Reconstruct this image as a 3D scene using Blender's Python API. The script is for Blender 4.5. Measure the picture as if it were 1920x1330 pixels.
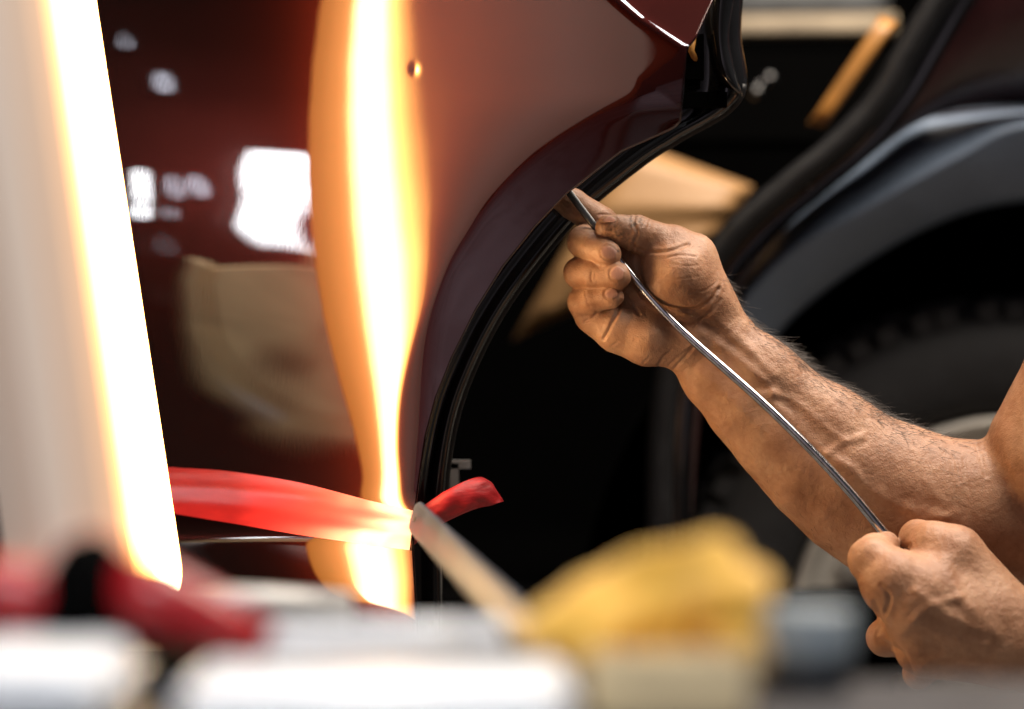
import bpy, math, random, time
import numpy as np
import openvdb as vdb
T0 = time.time()
random.seed(7); rng = np.random.default_rng(7)
sc_ = bpy.context.scene
for o in list(bpy.data.objects): bpy.data.objects.remove(o)
COL = sc_.collection

# ------------------------------------------------------------------ camera, world, lights, exposure
S0, DF, H = 0.000353, 1.6, 0.554          # metres per photo pixel in the focus plane, focus distance, lens height
cam_d = bpy.data.cameras.new('camera'); cam = bpy.data.objects.new('camera', cam_d); COL.objects.link(cam)
cam.location = (0, -DF, H); cam.rotation_euler = (math.radians(90), 0, 0)
cam_d.sensor_width = 36; cam_d.lens = 36 * DF / (1920 * S0); cam_d.clip_start = .02; cam_d.clip_end = 200
cam_d.dof.use_dof = True; cam_d.dof.focus_distance = DF - .012; cam_d.dof.aperture_fstop = 2.4
sc_.camera = cam
w = bpy.data.worlds.new('World'); sc_.world = w; w.use_nodes = True
w.node_tree.nodes['Background'].inputs[0].default_value = (.75, .85, 1, 1)
w.node_tree.nodes['Background'].inputs[1].default_value = 0.02
sc_.view_settings.view_transform = 'Standard'; sc_.view_settings.look = 'None'; sc_.view_settings.exposure = 0
sc_.render.engine = 'CYCLES'; sc_.cycles.use_denoising = True
sc_.cycles.max_bounces = 8; sc_.cycles.sample_clamp_indirect = 6; sc_.cycles.caustics_reflective = False

def area(name, loc, target, size, power, col, size_y=None):
    l = bpy.data.lights.new(name, 'AREA'); l.energy = power; l.color = col; l.size = size
    if size_y: l.shape = 'RECTANGLE'; l.size_y = size_y
    o = bpy.data.objects.new(name, l); COL.objects.link(o); o.location = loc
    from mathutils import Vector
    o.rotation_euler = (Vector(target) - Vector(loc)).to_track_quat('-Z', 'Y').to_euler()
    return o
area('ceiling_lamp', (.66, .0, 1.90), (.18, 0, .5), 1.2, 74, (1, .88, .75))
area('trolley_fill_light', (-.1, -1.80, 1.9), (-.08, -.80, .45),   .3, 1.1, (.95, .97, 1)).data.spread = math.radians(32)  # added fill from behind the camera, whitens the things on the trolley
area('crease_streak_light', (-.30, -.40, 2.1), (-.2, -.3, .5), .12, 1.6, (.97, .98, 1))  # added unseen source, placed to put a bright streak on the door crease
area('back_wall_fill_light', (-2.5, -5.2, 4.0), (-3.0, -8.1, 2.6), 1.0, 190, (1, .90, .95))  # added light, brightens the back wall that the door lip mirrors

# ------------------------------------------------------------------ helpers
def scl(y): return S0 * (DF + y) / DF
def P(px, py, y):                          # a photo pixel at depth y -> world point(s)
    px, py, y = np.broadcast_arrays(np.asarray(px, float), np.asarray(py, float), np.asarray(y, float))
    s = scl(y)
    return np.stack([(px - 960) * s, y, (665 - py) * s + H], -1)
def pix(v):
    s = scl(v[..., 1])
    return v[..., 0] / s + 960, 665 - (v[..., 2] - H) / s
def spline(pts, n, closed=False):
    p = np.asarray(pts, float)
    if closed: p = np.vstack([p[-1:], p, p[:2]])
    else: p = np.vstack([2 * p[0] - p[1], p, 2 * p[-1] - p[-2]])
    m = len(p) - 3
    t = np.linspace(0, m, n, endpoint=not closed); i = np.minimum(t.astype(int), m - 1); f = (t - i)[:, None]
    a, b, c, d = p[i], p[i + 1], p[i + 2], p[i + 3]
    return .5 * (2 * b + (c - a) * f + (2 * a - 5 * b + 4 * c - d) * f**2 + (3 * b - a - 3 * c + d) * f**3)

def mesh(name, v, f, m=None, parent=None, smooth=True, local=None):
    me = bpy.data.meshes.new(name)
    v = np.asarray(v, float)
    if isinstance(f, np.ndarray):
        me.vertices.add(len(v)); me.vertices.foreach_set('co', v.astype(np.float32).ravel())
        k = f.shape[1]; me.loops.add(f.size); me.loops.foreach_set('vertex_index', f.astype(np.int32).ravel())
        me.polygons.add(len(f)); me.polygons.foreach_set('loop_start', np.arange(0, f.size, k, dtype=np.int32))
        try: me.polygons.foreach_set('loop_total', np.full(len(f), k, dtype=np.int32))
        except Exception: pass
        me.update(calc_edges=True); me.validate()
    else:
        me.from_pydata([tuple(x) for x in v], [], [tuple(x) for x in f]); me.update()
    if smooth: me.polygons.foreach_set('use_smooth', np.ones(len(me.polygons), bool))
    o = bpy.data.objects.new(name, me); COL.objects.link(o)
    if m: me.materials.append(m)
    if parent: setpar(o, parent)
    return o
def setpar(o, p):
    o.parent = p
    loc = np.array(p.location); q = p.parent
    while q: loc = loc + np.array(q.location); q = q.parent
    o.location = tuple(np.array(o.location) - loc)
def empty(name, loc):
    o = bpy.data.objects.new(name, None); COL.objects.link(o); o.location = tuple(loc); o.empty_display_size = .05
    return o
def tag(o, label=None, cat=None, group=None, kind=None):
    for k, v in (('label', label), ('category', cat), ('group', group), ('kind', kind)):
        if v: o[k] = v
    return o
def grid_faces(nr, nc, wrap=False):
    i, j = np.meshgrid(np.arange(nr - 1), np.arange(nc if wrap else nc - 1), indexing='ij'); j2 = (j + 1) % nc
    return np.stack([i * nc + j, i * nc + j2, (i + 1) * nc + j2, (i + 1) * nc + j], -1).reshape(-1, 4)
def sheet(name, A, m, parent=None, thick=None, flip=False):
    A = np.asarray(A); nr, nc = A.shape[:2]; f = grid_faces(nr, nc)
    if flip: f = f[:, ::-1].copy()
    o = mesh(name, A.reshape(-1, 3), f, m, parent)
    if thick:
        md = o.modifiers.new('thick', 'SOLIDIFY'); md.thickness = thick; md.offset = -1
    return o
def tube(path, r, n=12, cap=True):
    p = np.asarray(path, float); k = len(p); r = np.broadcast_to(np.asarray(r, float), (k,))
    t = np.gradient(p, axis=0); t /= np.linalg.norm(t, axis=1, keepdims=True) + 1e-12
    up = np.array([0, 1., 0]) if abs(t[0][1]) < .9 else np.array([1., 0, 0])
    a = np.arange(n) / n * 2 * math.pi; V = []
    for i in range(k):
        x = np.cross(t[i], up); x /= np.linalg.norm(x); y = np.cross(x, t[i]); up = y
        V.append(p[i] + r[i] * (np.cos(a)[:, None] * x + np.sin(a)[:, None] * y))
    V = np.concatenate(V); f = [tuple(q) for q in grid_faces(k, n, True)]
    if cap: f += [tuple(range(n))[::-1], tuple(range((k - 1) * n, k * n))]
    return V, f
def join(parts):
    V = []; F = []; n = 0
    for v, f in parts:
        V.append(np.asarray(v)); F += [tuple(int(i) + n for i in q) for q in f]; n += len(v)
    return np.concatenate(V), F
def box(c, s):
    c = np.array(c, float); s = np.array(s, float) / 2
    v = np.array([(x, y, z) for x in (-1, 1) for y in (-1, 1) for z in (-1, 1)]) * s + c
    return v, [(0, 1, 3, 2), (4, 6, 7, 5), (0, 4, 5, 1), (2, 3, 7, 6), (0, 2, 6, 4), (1, 5, 7, 3)]
def bevel(o, w_, seg=3):
    md = o.modifiers.new('bevel', 'BEVEL'); md.width = w_; md.segments = seg; md.limit_method = 'ANGLE'
    return o
def lathe(prof, n, c, axis='y'):
    a = np.arange(n) / n * 2 * math.pi; V = []
    for r, h in prof:
        ring = np.stack([r * np.cos(a), np.full(n, h), r * np.sin(a)], -1) if axis == 'y' else np.stack([r * np.cos(a), r * np.sin(a), np.full(n, h)], -1)
        V.append(ring)
    return np.concatenate(V) + np.array(c), [tuple(q) for q in grid_faces(len(prof), n, True)]

# ------------------------------------------------------------------ materials
class NT:
    def __init__(s, name):
        s.m = bpy.data.materials.new(name); s.m.use_nodes = True; s.t = s.m.node_tree; s.b = s.t.nodes['Principled BSDF']
    def n(s, kind, **kw):
        nd = s.t.nodes.new(kind)
        for k, v in kw.items():
            if k in nd.inputs: nd.inputs[k].default_value = v
            else: setattr(nd, k, v)
        return nd
    def l(s, a, b): s.t.links.new(a, b)
    def noise(s, scale, detail=4, stretch=None, rough=.55):
        tc = s.n('ShaderNodeTexCoord'); nz = s.n('ShaderNodeTexNoise'); nz.inputs['Scale'].default_value = scale
        nz.inputs['Detail'].default_value = detail; nz.inputs['Roughness'].default_value = rough
        mp = s.n('ShaderNodeMapping'); s.l(tc.outputs['Object'], mp.inputs[0])
        if stretch: mp.inputs['Scale'].default_value = stretch
        s.l(mp.outputs[0], nz.inputs['Vector']); return nz
    def ramp(s, fac, stops):
        r = s.n('ShaderNodeValToRGB'); e = r.color_ramp.elements
        while len(e) < len(stops): e.new(.5)
        for x, (p, c) in zip(e, stops): x.position = p; x.color = (*c, 1)
        s.l(fac, r.inputs[0]); return r
    def bump(s, h, strength, dist, prev=None):
        b = s.n('ShaderNodeBump'); b.inputs['Strength'].default_value = strength; b.inputs['Distance'].default_value = dist
        s.l(h, b.inputs['Height'])
        if prev: s.l(prev.outputs[0], b.inputs['Normal'])
        return b
def simple(name, col, rough=.5, metal=0., coat=0., var=.25, scale=30, bump=0., bdist=.001, spec=.5, stretch=None, rvar=.12, coat_rough=.05):
    k = NT(name); b = k.b; nz = k.noise(scale, 5, stretch)
    lo = tuple(c * (1 - var) for c in col); hi = tuple(min(1, c * (1 + var)) for c in col)
    r = k.ramp(nz.outputs['Fac'], [(.3, lo), (.7, hi)]); k.l(r.outputs[0], b.inputs['Base Color'])
    b.inputs['Metallic'].default_value = metal; b.inputs['Specular IOR Level'].default_value = spec
    b.inputs['Coat Weight'].default_value = coat; b.inputs['Coat Roughness'].default_value = coat_rough
    mr = k.n('ShaderNodeMapRange'); k.l(nz.outputs['Fac'], mr.inputs[0]); mr.inputs[3].default_value = max(0, rough - rvar); mr.inputs[4].default_value = min(1, rough + rvar)
    k.l(mr.outputs[0], b.inputs['Roughness'])
    if bump:
        bp = k.bump(nz.outputs['Fac'], bump, bdist); k.l(bp.outputs[0], b.inputs['Normal'])
    return k.m

def paint(name, base, coat_ior=1.78):
    k = NT(name); b = k.b
    nz = k.noise(2200, 2); r = k.ramp(nz.outputs['Fac'], [(.25, tuple(c * .8 for c in base)), (.75, tuple(c * 1.2 for c in base))])
    k.l(r.outputs[0], b.inputs['Base Color'])
    b.inputs['Metallic'].default_value = .9; b.inputs['Roughness'].default_value = .27; b.inputs['Specular IOR Level'].default_value = .3
    b.inputs['Coat Weight'].default_value = 1; b.inputs['Coat IOR'].default_value = coat_ior; b.inputs['Coat Roughness'].default_value = .012
    b.inputs['Coat Tint'].default_value = (1, 1, 1, 1)
    op = k.noise(420, 3, (1, 1, .35)); bp = k.bump(op.outputs['Fac'], .012, .0003); k.l(bp.outputs[0], b.inputs['Coat Normal'])
    return k.m
M = {}
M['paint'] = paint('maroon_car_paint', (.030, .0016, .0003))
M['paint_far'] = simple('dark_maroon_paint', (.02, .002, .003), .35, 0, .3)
M['black_gloss'] = simple('glossy_black_plastic', (.008, .008, .009), .12, 0, .6, rvar=.04)
M['black'] = simple('matt_black_plastic', (.005, .005, .0055), .55, bump=.15, scale=300)
M['void'] = simple('dark_interior_lining', (.001, .001, .001), .9, spec=.02)
M['rubber'] = simple('black_rubber', (.006, .006, .007), .5, scale=60, spec=.3)
M['clad'] = simple('grey_black_cladding', (.13, .17, .235), .42, bump=.12, scale=500, bdist=.0004)
M['tyre'] = simple('tyre_rubber', (.022, .022, .024), .75, bump=.2, scale=80)
M['alloy'] = simple('silver_alloy', (.72, .68, .61), .42, .2, scale=20)
M['tan'] = simple('tan_leather', (.38, .21, .085), .5, bump=.25, scale=220, stretch=(1, 1, 6))
M['orange'] = simple('orange_tan_trim', (.36, .16, .03), .5, scale=40)
M['beige'] = simple('beige_trim', (.36, .29, .20), .6)
M['greytrim'] = simple('grey_trim', (.10, .105, .11), .6)
M['steel'] = simple('polished_steel', (.62, .62, .64), .16, 1, scale=300, stretch=(1, 1, .1), rvar=.05)
M['blade'] = simple('dark_steel', (.10, .10, .10), .35, .8)
M['white'] = simple('white_plastic', (.66, .68, .71), .3, scale=12, var=.06)
M['grey'] = simple('grey_plastic', (.035, .048, .075), .45, scale=20)
M['palegrey'] = simple('pale_grey_metal', (.42, .41, .40), .4, .2, scale=18)
M['dark'] = simple('dark_grey_plastic', (.035, .035, .04), .5)
M['red'] = simple('red_plastic', (.30, .004, .008), .35, scale=15)
M['cream'] = simple('cream_card', (.80, .64, .38), .7, scale=14)
M['bluegrey'] = simple('blue_grey_plastic', (.03, .034, .04), .5)
M['lidgrey'] = simple('pale_blue_grey_lid', (.20, .235, .26), .5)
M['tabletop'] = simple('worn_steel_tabletop', (.035, .034, .038), .45, 0, scale=25, var=.35)
M['nail'] = simple('fingernail', (.36, .185, .135), .36, scale=200, var=.12, stretch=(6, 1, 1))
M['hair'] = simple('dark_brown_hair', (.035, .020, .012), .5, var=.5, scale=400)
M['shirt'] = simple('black_cotton', (.02, .02, .022), .9, bump=.4, scale=300)
M['concrete'] = simple('concrete_floor', (.22, .20, .18), .6, scale=6, var=.3)
M['wallpaint'] = simple('workshop_wall', (.05, .035, .03), .85, scale=5)
def cloth_mat():
    k = NT('yellow_cloth'); nz = k.noise(60, 6)
    r = k.ramp(nz.outputs['Fac'], [(.3, (.52, .27, .02)), (.7, (.64, .38, .06))]); k.l(r.outputs[0], k.b.inputs['Base Color'])
    k.b.inputs['Roughness'].default_value = .9; k.b.inputs['Sheen Weight'].default_value = .3
    k.l(k.bump(nz.outputs['Fac'], .4, .002).outputs[0], k.b.inputs['Normal']); return k.m
M['cloth'] = cloth_mat()
def tape_mat():
    k = NT('red_masking_tape'); nz = k.noise(45, 5, (1, 1, 4))
    r = k.ramp(nz.outputs['Fac'], [(.3, (.55, .015, .02)), (.7, (.72, .03, .03))]); k.l(r.outputs[0], k.b.inputs['Base Color'])
    k.b.inputs['Roughness'].default_value = .33; k.b.inputs['Coat Weight'].default_value = 1; k.b.inputs['Coat Roughness'].default_value = .30; k.b.inputs['Coat IOR'].default_value = 2.0
    k.l(k.bump(nz.outputs['Fac'], .25, .0008).outputs[0], k.b.inputs['Normal']); return k.m
M['tape'] = tape_mat()
def skin_mat():
    k = NT('skin'); b = k.b
    n1 = k.noise(38, 5); n2 = k.noise(260, 4)
    r1 = k.ramp(n1.outputs['Fac'], [(.30, (.26, .12, .060)), (.52, (.38, .20, .115)), (.72, (.46, .265, .16))])
    r2 = k.ramp(n2.outputs['Fac'], [(.3, (.80, .72, .68)), (.65, (1, 1, 1))])
    mx = k.n('ShaderNodeMix', data_type='RGBA', blend_type='MULTIPLY'); mx.inputs[0].default_value = .6
    k.l(r1.outputs[0], mx.inputs[6]); k.l(r2.outputs[0], mx.inputs[7])
    at = k.n('ShaderNodeAttribute', attribute_name='grime'); n3 = k.noise(420, 5)
    mm = k.n('ShaderNodeMath', operation='MULTIPLY'); k.l(at.outputs['Fac'], mm.inputs[0])
    mr = k.n('ShaderNodeMapRange'); k.l(n3.outputs['Fac'], mr.inputs[0]); mr.inputs[1].default_value = .35; mr.inputs[2].default_value = .62
    k.l(mr.outputs[0], mm.inputs[1])
    mg = k.n('ShaderNodeMix', data_type='RGBA'); k.l(mm.outputs[0], mg.inputs[0]); k.l(mx.outputs[2], mg.inputs[6]); mg.inputs[7].default_value = (.045, .03, .024, 1)
    k.l(mg.outputs[2], b.inputs['Base Color'])
    b.inputs['Roughness'].default_value = .52; b.inputs['Specular IOR Level'].default_value = .42
    b.inputs['Subsurface Weight'].default_value = .12; b.inputs['Subsurface Radius'].default_value = (1, .35, .18); b.inputs['Subsurface Scale'].default_value = .004
    tc = k.n('ShaderNodeTexCoord'); vo = k.n('ShaderNodeTexVoronoi', feature='DISTANCE_TO_EDGE'); vo.inputs['Scale'].default_value = 620; k.l(tc.outputs['Object'], vo.inputs['Vector'])
    b1 = k.bump(vo.outputs['Distance'], .35, .0007); b2 = k.bump(n2.outputs['Fac'], .42, .0016, b1); b3 = k.bump(k.noise(90, 3).outputs['Fac'], .25, .003, b2)
    k.l(b3.outputs[0], b.inputs['Normal']); return k.m
M['skin'] = skin_mat()
def emit(name, col, strength):
    k = NT(name); b = k.b; b.inputs['Base Color'].default_value = (.1, .1, .1, 1)
    b.inputs['Emission Color'].default_value = (*col, 1); b.inputs['Emission Strength'].default_value = strength; return k.m

# ================================================================== the lamp board (left)
YE, YN, TH = -.06, -.30, .036
def edge_px(r): return 180 + r * (348 - 180) / 1110.
def near_px(r): return -155 + r * .167
def board_xy(r):
    E = P(edge_px(r), r, YE)[:2]; N = P(near_px(r), r, YN)[:2]; u = (N - E) / np.linalg.norm(N - E)
    n = np.array([u[1], -u[0]]); n = n if n[0] < 0 else -n
    return E, N, u, n
LAMP_W = float(np.linalg.norm(board_xy(500.)[1] - board_xy(500.)[0]))

# ================================================================== car door: a pressed panel whose slopes give the mirrored band
LIP = np.array([(1345, -70), (1335, 0), (1303, 70), (1285, 92), (1273, 228), (1262, 238), (1165, 281), (1100, 331), (1060, 362), (1000, 425), (940, 500), (890, 580), (845, 670), (815, 745), (795, 820), (783, 900), (776, 960), (772, 1030), (776, 1100), (780, 1180), (783, 1230)], float)
def lipx(r): return np.interp(r, LIP[:, 1], LIP[:, 0])
Re = np.array([-70, 0, 100, 200, 300, 400, 500, 600, 700, 800, 900, 950, 1000, 1100, 1230.])
Xe = np.array([674, 655, 632, 617, 609, 609, 616, 631, 655, 684, 707, 712, 612, 608, 608.])
Xw = np.array([722, 712, 700, 692, 688, 687, 690, 697, 708, 714, 716, 717, 672, 668, 668.])
Xo = np.array([794, 796, 796, 796, 799, 805, 811, 803, 795, 790, 780, 778, 778, 778, 778.])
ARC = np.array([(-70, 1200), (100, 1170), (200, 1120), (270, 1010), (350, 930), (430, 880), (500, 840), (580, 800), (680, 790), (760, 790), (1230, 790)], float)
def slope_for(q, T, r, fz):                                # panel slope that sends this sight line to plan point T(row)
    z = (665 - r) * S0; i = np.array([q[0], q[1] + DF, z]); i = i / np.linalg.norm(i); rh = r; i2 = i[:2] / np.linalg.norm(i[:2])
    for _ in range(5):
        t = T(rh); w_ = t - q; D_ = np.linalg.norm(w_); h = w_ / D_ - i2; m0 = -h[0] / h[1]
        def ray(m_):
            n = np.array([m_, -1, fz]); n /= np.linalg.norm(n); return i - 2 * i.dot(n) * n
        def err(m_):
            o = ray(m_); return math.atan2(o[0] * w_[1] - o[1] * w_[0], o[0] * w_[0] + o[1] * w_[1])
        m1 = m0 + .02; e0, e1 = err(m0), err(m1)
        for _ in range(6):
            if abs(e1 - e0) < 1e-9: break
            m0, m1, e0 = m1, m1 - e1 * (m1 - m0) / (e1 - e0), e1; e1 = err(m1)
        o = ray(m1); rh = 665 - (z + o[2] * D_ / math.hypot(o[0], o[1])) / scl(YE)
    return m1
def anchor(r): z = (665 - r) * S0; return .12 * (z + .18) + .14 * (z + .18)**2 - .026
def anchor_dz(r): return .12 + .28 * ((665 - r) * S0 + .18)
XL = np.arange(-260, 1420, 4.)
rows = np.arange(-66, 1228, 4.)
def gauss(A, s, ax):
    k = np.arange(-int(3 * s), int(3 * s) + 1); w_ = np.exp(-k**2 / (2 * s * s)); w_ /= w_.sum()
    p = [(0, 0)] * A.ndim; p[ax] = (len(k) // 2,) * 2; B = np.pad(A, p, mode='edge')
    return sum(w_[i] * np.take(B, np.arange(i, i + A.shape[ax]), ax) for i in range(len(k)))
def btarget(u_, k):                                        # a point of the lamp (distance across, or behind its far edge) at a picture row
    def T(r):
        E, N, u, n = board_xy(r); return E + n * k if k else E + u * u_
    return T
xw_r = gauss(np.interp(rows, Re, Xw), 4, 0); FZ = None
for outer in range(4):
    ke = []
    for r, xe, xw, xo in zip(Re, Xe, Xw, Xo):
        xa = max(np.interp(r, ARC[:, 0], ARC[:, 1]), xo + 20)
        tg = [(xe, btarget(0, TH)), (xw, btarget(0, 0))] + [(xo + (xa - xo) * t, btarget(.065 + .16 * t**1.4, 0)) for t in (0, .15, .35, .65, 1)]
        y = dict.fromkeys([t[0] for t in tg], anchor(r)); i_ = int(np.clip(round((r - rows[0]) / 4), 0, len(rows) - 1))
        for _ in range(4):
            g = [slope_for(P(x, r, y[x])[:2], t, r, anchor_dz(r) if FZ is None else float(np.interp(x, XL, FZ[i_]))) for x, t in tg]
            kx = np.array([-260, 200, *[t[0] for t in tg], 1420.]); kg = np.array([-.74, -.61, *g, g[-1] + .03])
            f = np.interp(XL, kx, kg); F = np.concatenate([[0], np.cumsum((f[1:] + f[:-1]) / 2 * np.diff(XL))]) * S0
            F += anchor(r) - np.interp(xw, XL, F)
            for x in y: y[x] = np.interp(x, XL, F)
        ke.append(f)
    Gr = np.stack([np.interp(rows, Re, np.array(ke)[:, j]) for j in range(len(XL))], 1)      # slopes, spread over all rows
    Gr = gauss(gauss(Gr, 5, 1), 4, 0)
    Fy = np.concatenate([np.zeros((len(rows), 1)), np.cumsum((Gr[:, 1:] + Gr[:, :-1]) / 2, 1) * 4 * S0], 1)
    for i, r in enumerate(rows): Fy[i] += anchor(r) - np.interp(xw_r[i], XL, Fy[i])
    FZ = gauss(gauss(-np.gradient(Fy, axis=0) / (4 * S0), 6, 0), 6, 1)
def softp(t, s): return s * np.logaddexp(0, t / s)
def seg_dist(X, Y, pl):
    d = np.full(X.shape, 1e9)
    for (ax, ay), (bx, by) in zip(pl[:-1], pl[1:]):
        dx, dy = bx - ax, by - ay; t = np.clip(((X - ax) * dx + (Y - ay) * dy) / (dx * dx + dy * dy + 1e-9), 0, 1)
        d = np.minimum(d, np.hypot(X - ax - t * dx, Y - ay - t * dy))
    return d
def signed(X, Y, pl):                                      # + on the right of the polyline's travel
    best = np.full(X.shape, 1e9); sg = np.zeros(X.shape)
    for (ax, ay), (bx, by) in zip(pl[:-1], pl[1:]):
        dx, dy = bx - ax, by - ay; L = math.hypot(dx, dy); t = np.clip(((X - ax) * dx + (Y - ay) * dy) / L**2, 0, 1)
        d = np.hypot(X - ax - t * dx, Y - ay - t * dy); s = np.sign(-(X - ax) * dy + (Y - ay) * dx)
        m_ = d < best; best = np.where(m_, d, best); sg = np.where(m_, s, sg)
    return best * sg
LIPZONE = spline([(790, 1100), (768, 1000), (752, 900), (746, 830), (752, 750), (770, 675), (800, 590), (840, 505), (880, 440), (935, 362), (1010, 290), (1085, 238), (1160, 196), (1240, 160), (1340, 128), (1460, 100)], 70).tolist()
def door_y(X, R):
    i = np.clip((R - rows[0]) / 4, 0, len(rows) - 1.001); j = np.clip((X - XL[0]) / 4, 0, len(XL) - 1.001)
    i0 = i.astype(int); j0 = j.astype(int); a = i - i0; b = j - j0
    def cr(A):
        return (A[i0, j0] * (1 - a) * (1 - b) + A[i0 + 1, j0] * a * (1 - b) + A[i0, j0 + 1] * (1 - a) * b + A[i0 + 1, j0 + 1] * a * b)
    y = cr(Fy)
    y = y + .20 * S0 * softp(signed(X, R, LIPZONE), 5) * np.clip((1000 - R) / 80, 0, 1)
    y = y + .55 * S0 * softp(-signed(X, R, [(1010, -110), (1130, -20), (1200, 38), (1290, 96), (1400, 150)]), 5)
    y = y + .16 * S0 * softp(signed(X, R, [(1120, 400), (1168, 262), (1205, 150), (1282, 92)]), 4) * (X > 1100) * (R > 88)
    y = y + .0003 * np.exp(-((X - 777)**2 / 7.**2 + (R - 130)**2 / 10.**2))           # the dent being pushed out
    return y
NXD, NYD = 420, 420
rr = np.linspace(-60, 1222, NYD); A = np.zeros((NYD, NXD, 3))
for i, r in enumerate(rr):
    xs = -250 + (lipx(r) + 250) * np.linspace(0, 1, NXD); A[i] = P(xs, r, door_y(xs, np.full(NXD, r)))
DOOR = A
def reflect_px(x, r):
    e = 1.5
    q = P(x, r, door_y(np.array([float(x)]), np.array([float(r)]))[0])
    qx = P(x + e, r, door_y(np.array([x + e]), np.array([float(r)]))[0]); qy = P(x, r - e, door_y(np.array([float(x)]), np.array([r - e]))[0])
    n = np.cross(qx - q, qy - q); n /= np.linalg.norm(n); n = n if n[1] < 0 else -n
    i = q - np.array([0, -DF, H]); i /= np.linalg.norm(i)
    return q, i - 2 * i.dot(n) * n
# ------------------------------------------------------------------ setting: floor, workshop wall with its windows (seen mirrored in the door)
floor = tag(mesh('floor', [(-6, -9, 0), (6, -9, 0), (6, 6, 0), (-6, 6, 0)], [(0, 1, 2, 3)], M['concrete'], smooth=False), kind='structure')
WX = -1.6
M['greywall'] = simple('grey_workshop_wall', (.42, .40, .44), .85, scale=3)
wall = tag(mesh('wall', *box((WX - .1, .95, 1.6), (.2, 4.5, 3.2)), M['wallpaint'], smooth=False), kind='structure')
wall2 = tag(mesh('wall', *box((-4, -8.2, 2.2), (26, .2, 4.4)), M['greywall'], smooth=False), kind='structure')
M['daylight'] = emit('window_daylight', (.93, .96, 1.0), 40)
M['daylight_dim'] = emit('window_daylight_dim', (.82, .86, 1.0), 20)
M['frame'] = simple('window_frame_paint', (.10, .09, .085), .6)
def hit_wall(x, r):
    q, o = reflect_px(x, r); t = (WX + .02 - q[0]) / o[0]; p = q + t * o; return p[1], p[2]
def window(pxs, label, mat, panes=(1, 1), pad=.012, name='window'):
    tl_, tr_, bl_, br_ = [np.array([WX + .02, *hit_wall(*p)]) for p in pxs]
    root = empty(name, bl_); tag(root, label, 'window', 'workshop windows mirrored in the door'); X_ = np.array([1., 0, 0])
    def stick(a, b, w_, d):
        t = (b - a) / np.linalg.norm(b - a); n = np.cross(t, X_) * w_ / 2
        v = [p + s * n + x * X_ for p in (a - t * w_ / 2, b + t * w_ / 2) for s in (-1, 1) for x in (-d, d)]
        return np.array(v), [(0, 1, 3, 2), (4, 6, 7, 5), (0, 4, 5, 1), (2, 3, 7, 6), (0, 2, 6, 4), (1, 5, 7, 3)]
    q = lambda u_, v_: (tl_ * (1 - u_) + tr_ * u_) * (1 - v_) + (bl_ * (1 - u_) + br_ * u_) * v_
    ny, nz = panes; fr = [stick(tl_, tr_, pad, .010), stick(bl_, br_, pad, .010), stick(tl_, bl_, pad, .011), stick(tr_, br_, pad, .011)]
    for i in range(1, ny): fr.append(stick(q(i / ny, 0), q(i / ny, 1), pad * .8, .009))
    for i in range(1, nz): fr.append(stick(q(0, i / nz), q(1, i / nz), pad * .8, .008))
    mesh('frame', *join(fr), M['frame'], root, smooth=False)
    for i in range(ny):
        for k in range(nz):
            c_ = [q(i / ny, k / nz), q((i + 1) / ny, k / nz), q((i + 1) / ny, (k + 1) / nz), q(i / ny, (k + 1) / nz)]
            mesh('pane', [p + X_ * x for x in (-.008, .003) for p in c_], [(3, 2, 1, 0), (4, 5, 6, 7), (0, 1, 5, 4), (1, 2, 6, 5), (2, 3, 7, 6), (3, 0, 4, 7)], mat, root, smooth=False)
    return root
window([(463, 284), (588, 292), (450, 452), (552, 456)], 'large bright workshop window mirrored left of the glowing band', M['daylight'], (1, 2), .006)
window([(243, 318), (277, 318), (243, 412), (277, 412)], 'bright two-pane window mirrored beside the lamp edge', M['daylight'], (1, 2))
window([(308, 332), (338, 332), (308, 372), (338, 372)], 'small dim window pane mirrored, left one of a pair', M['daylight_dim'])
window([(350, 332), (384, 332), (350, 368), (384, 368)], 'small dim window pane mirrored, right one of a pair', M['daylight_dim'])
window([(303, 388), (326, 388), (303, 412), (326, 412)], 'tiny dim window pane mirrored under the left one of the pair', M['daylight_dim'])
window([(255, 447), (272, 447), (255, 478), (272, 478)], 'narrow window pane mirrored low beside the lamp edge', M['daylight'])
window([(294, 447), (317, 447), (294, 478), (317, 478)], 'narrow dim window pane mirrored low right of another pane', M['daylight_dim'])
window([(288, 548), (310, 548), (288, 568), (310, 568)], 'lowest tiny window pane mirrored in the door', M['daylight_dim'])
window([(284, 142), (320, 142), (284, 172), (320, 172)], 'small high window pane mirrored near the top left of the door', M['daylight_dim'])
window([(220, 70), (242, 70), (220, 92), (242, 92)], 'highest tiny window pane mirrored beside the lamp', M['daylight_dim'])

# made-up beige chair, outlined to give the pale rounded reflection in the door
def at_plane(x, r, X0):
    q, o = reflect_px(x, r); t = (X0 - q[0]) / o[0]; return q + t * o
chair = None
CX = -1.0
ctr = np.array([495, 600.]); outl = np.array([(392, 505), (384, 560), (398, 640), (425, 700), (468, 738), (520, 742), (568, 712), (598, 655), (610, 585), (606, 505)], float)
def cpl(p, X0): return np.array([at_plane(x, r, X0) for x, r in p])
inn = cpl(outl, CX); out_ = cpl(ctr + (outl - ctr) * np.where(outl[:, 1:] > 520, 1.24, 1.16), CX)
yc = inn[:, 1].mean(); zb = out_[:, 2].min(); zt = inn[:, 2].max(); hw = np.ptp(inn[:, 1]) / 2
chair = empty('added_chair', (CX, yc, 0)); tag(chair, 'made-up rounded beige chair added for the pale reflection in the door panel', 'chair')
mesh('frame', *tube(spline(out_, 50), .011, 10), M['cream'], chair)
io = spline(inn, 50); n = len(io); bk = [(x + d, y, z) for d in (0.012, -.02) for x, y, z in io]
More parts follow.
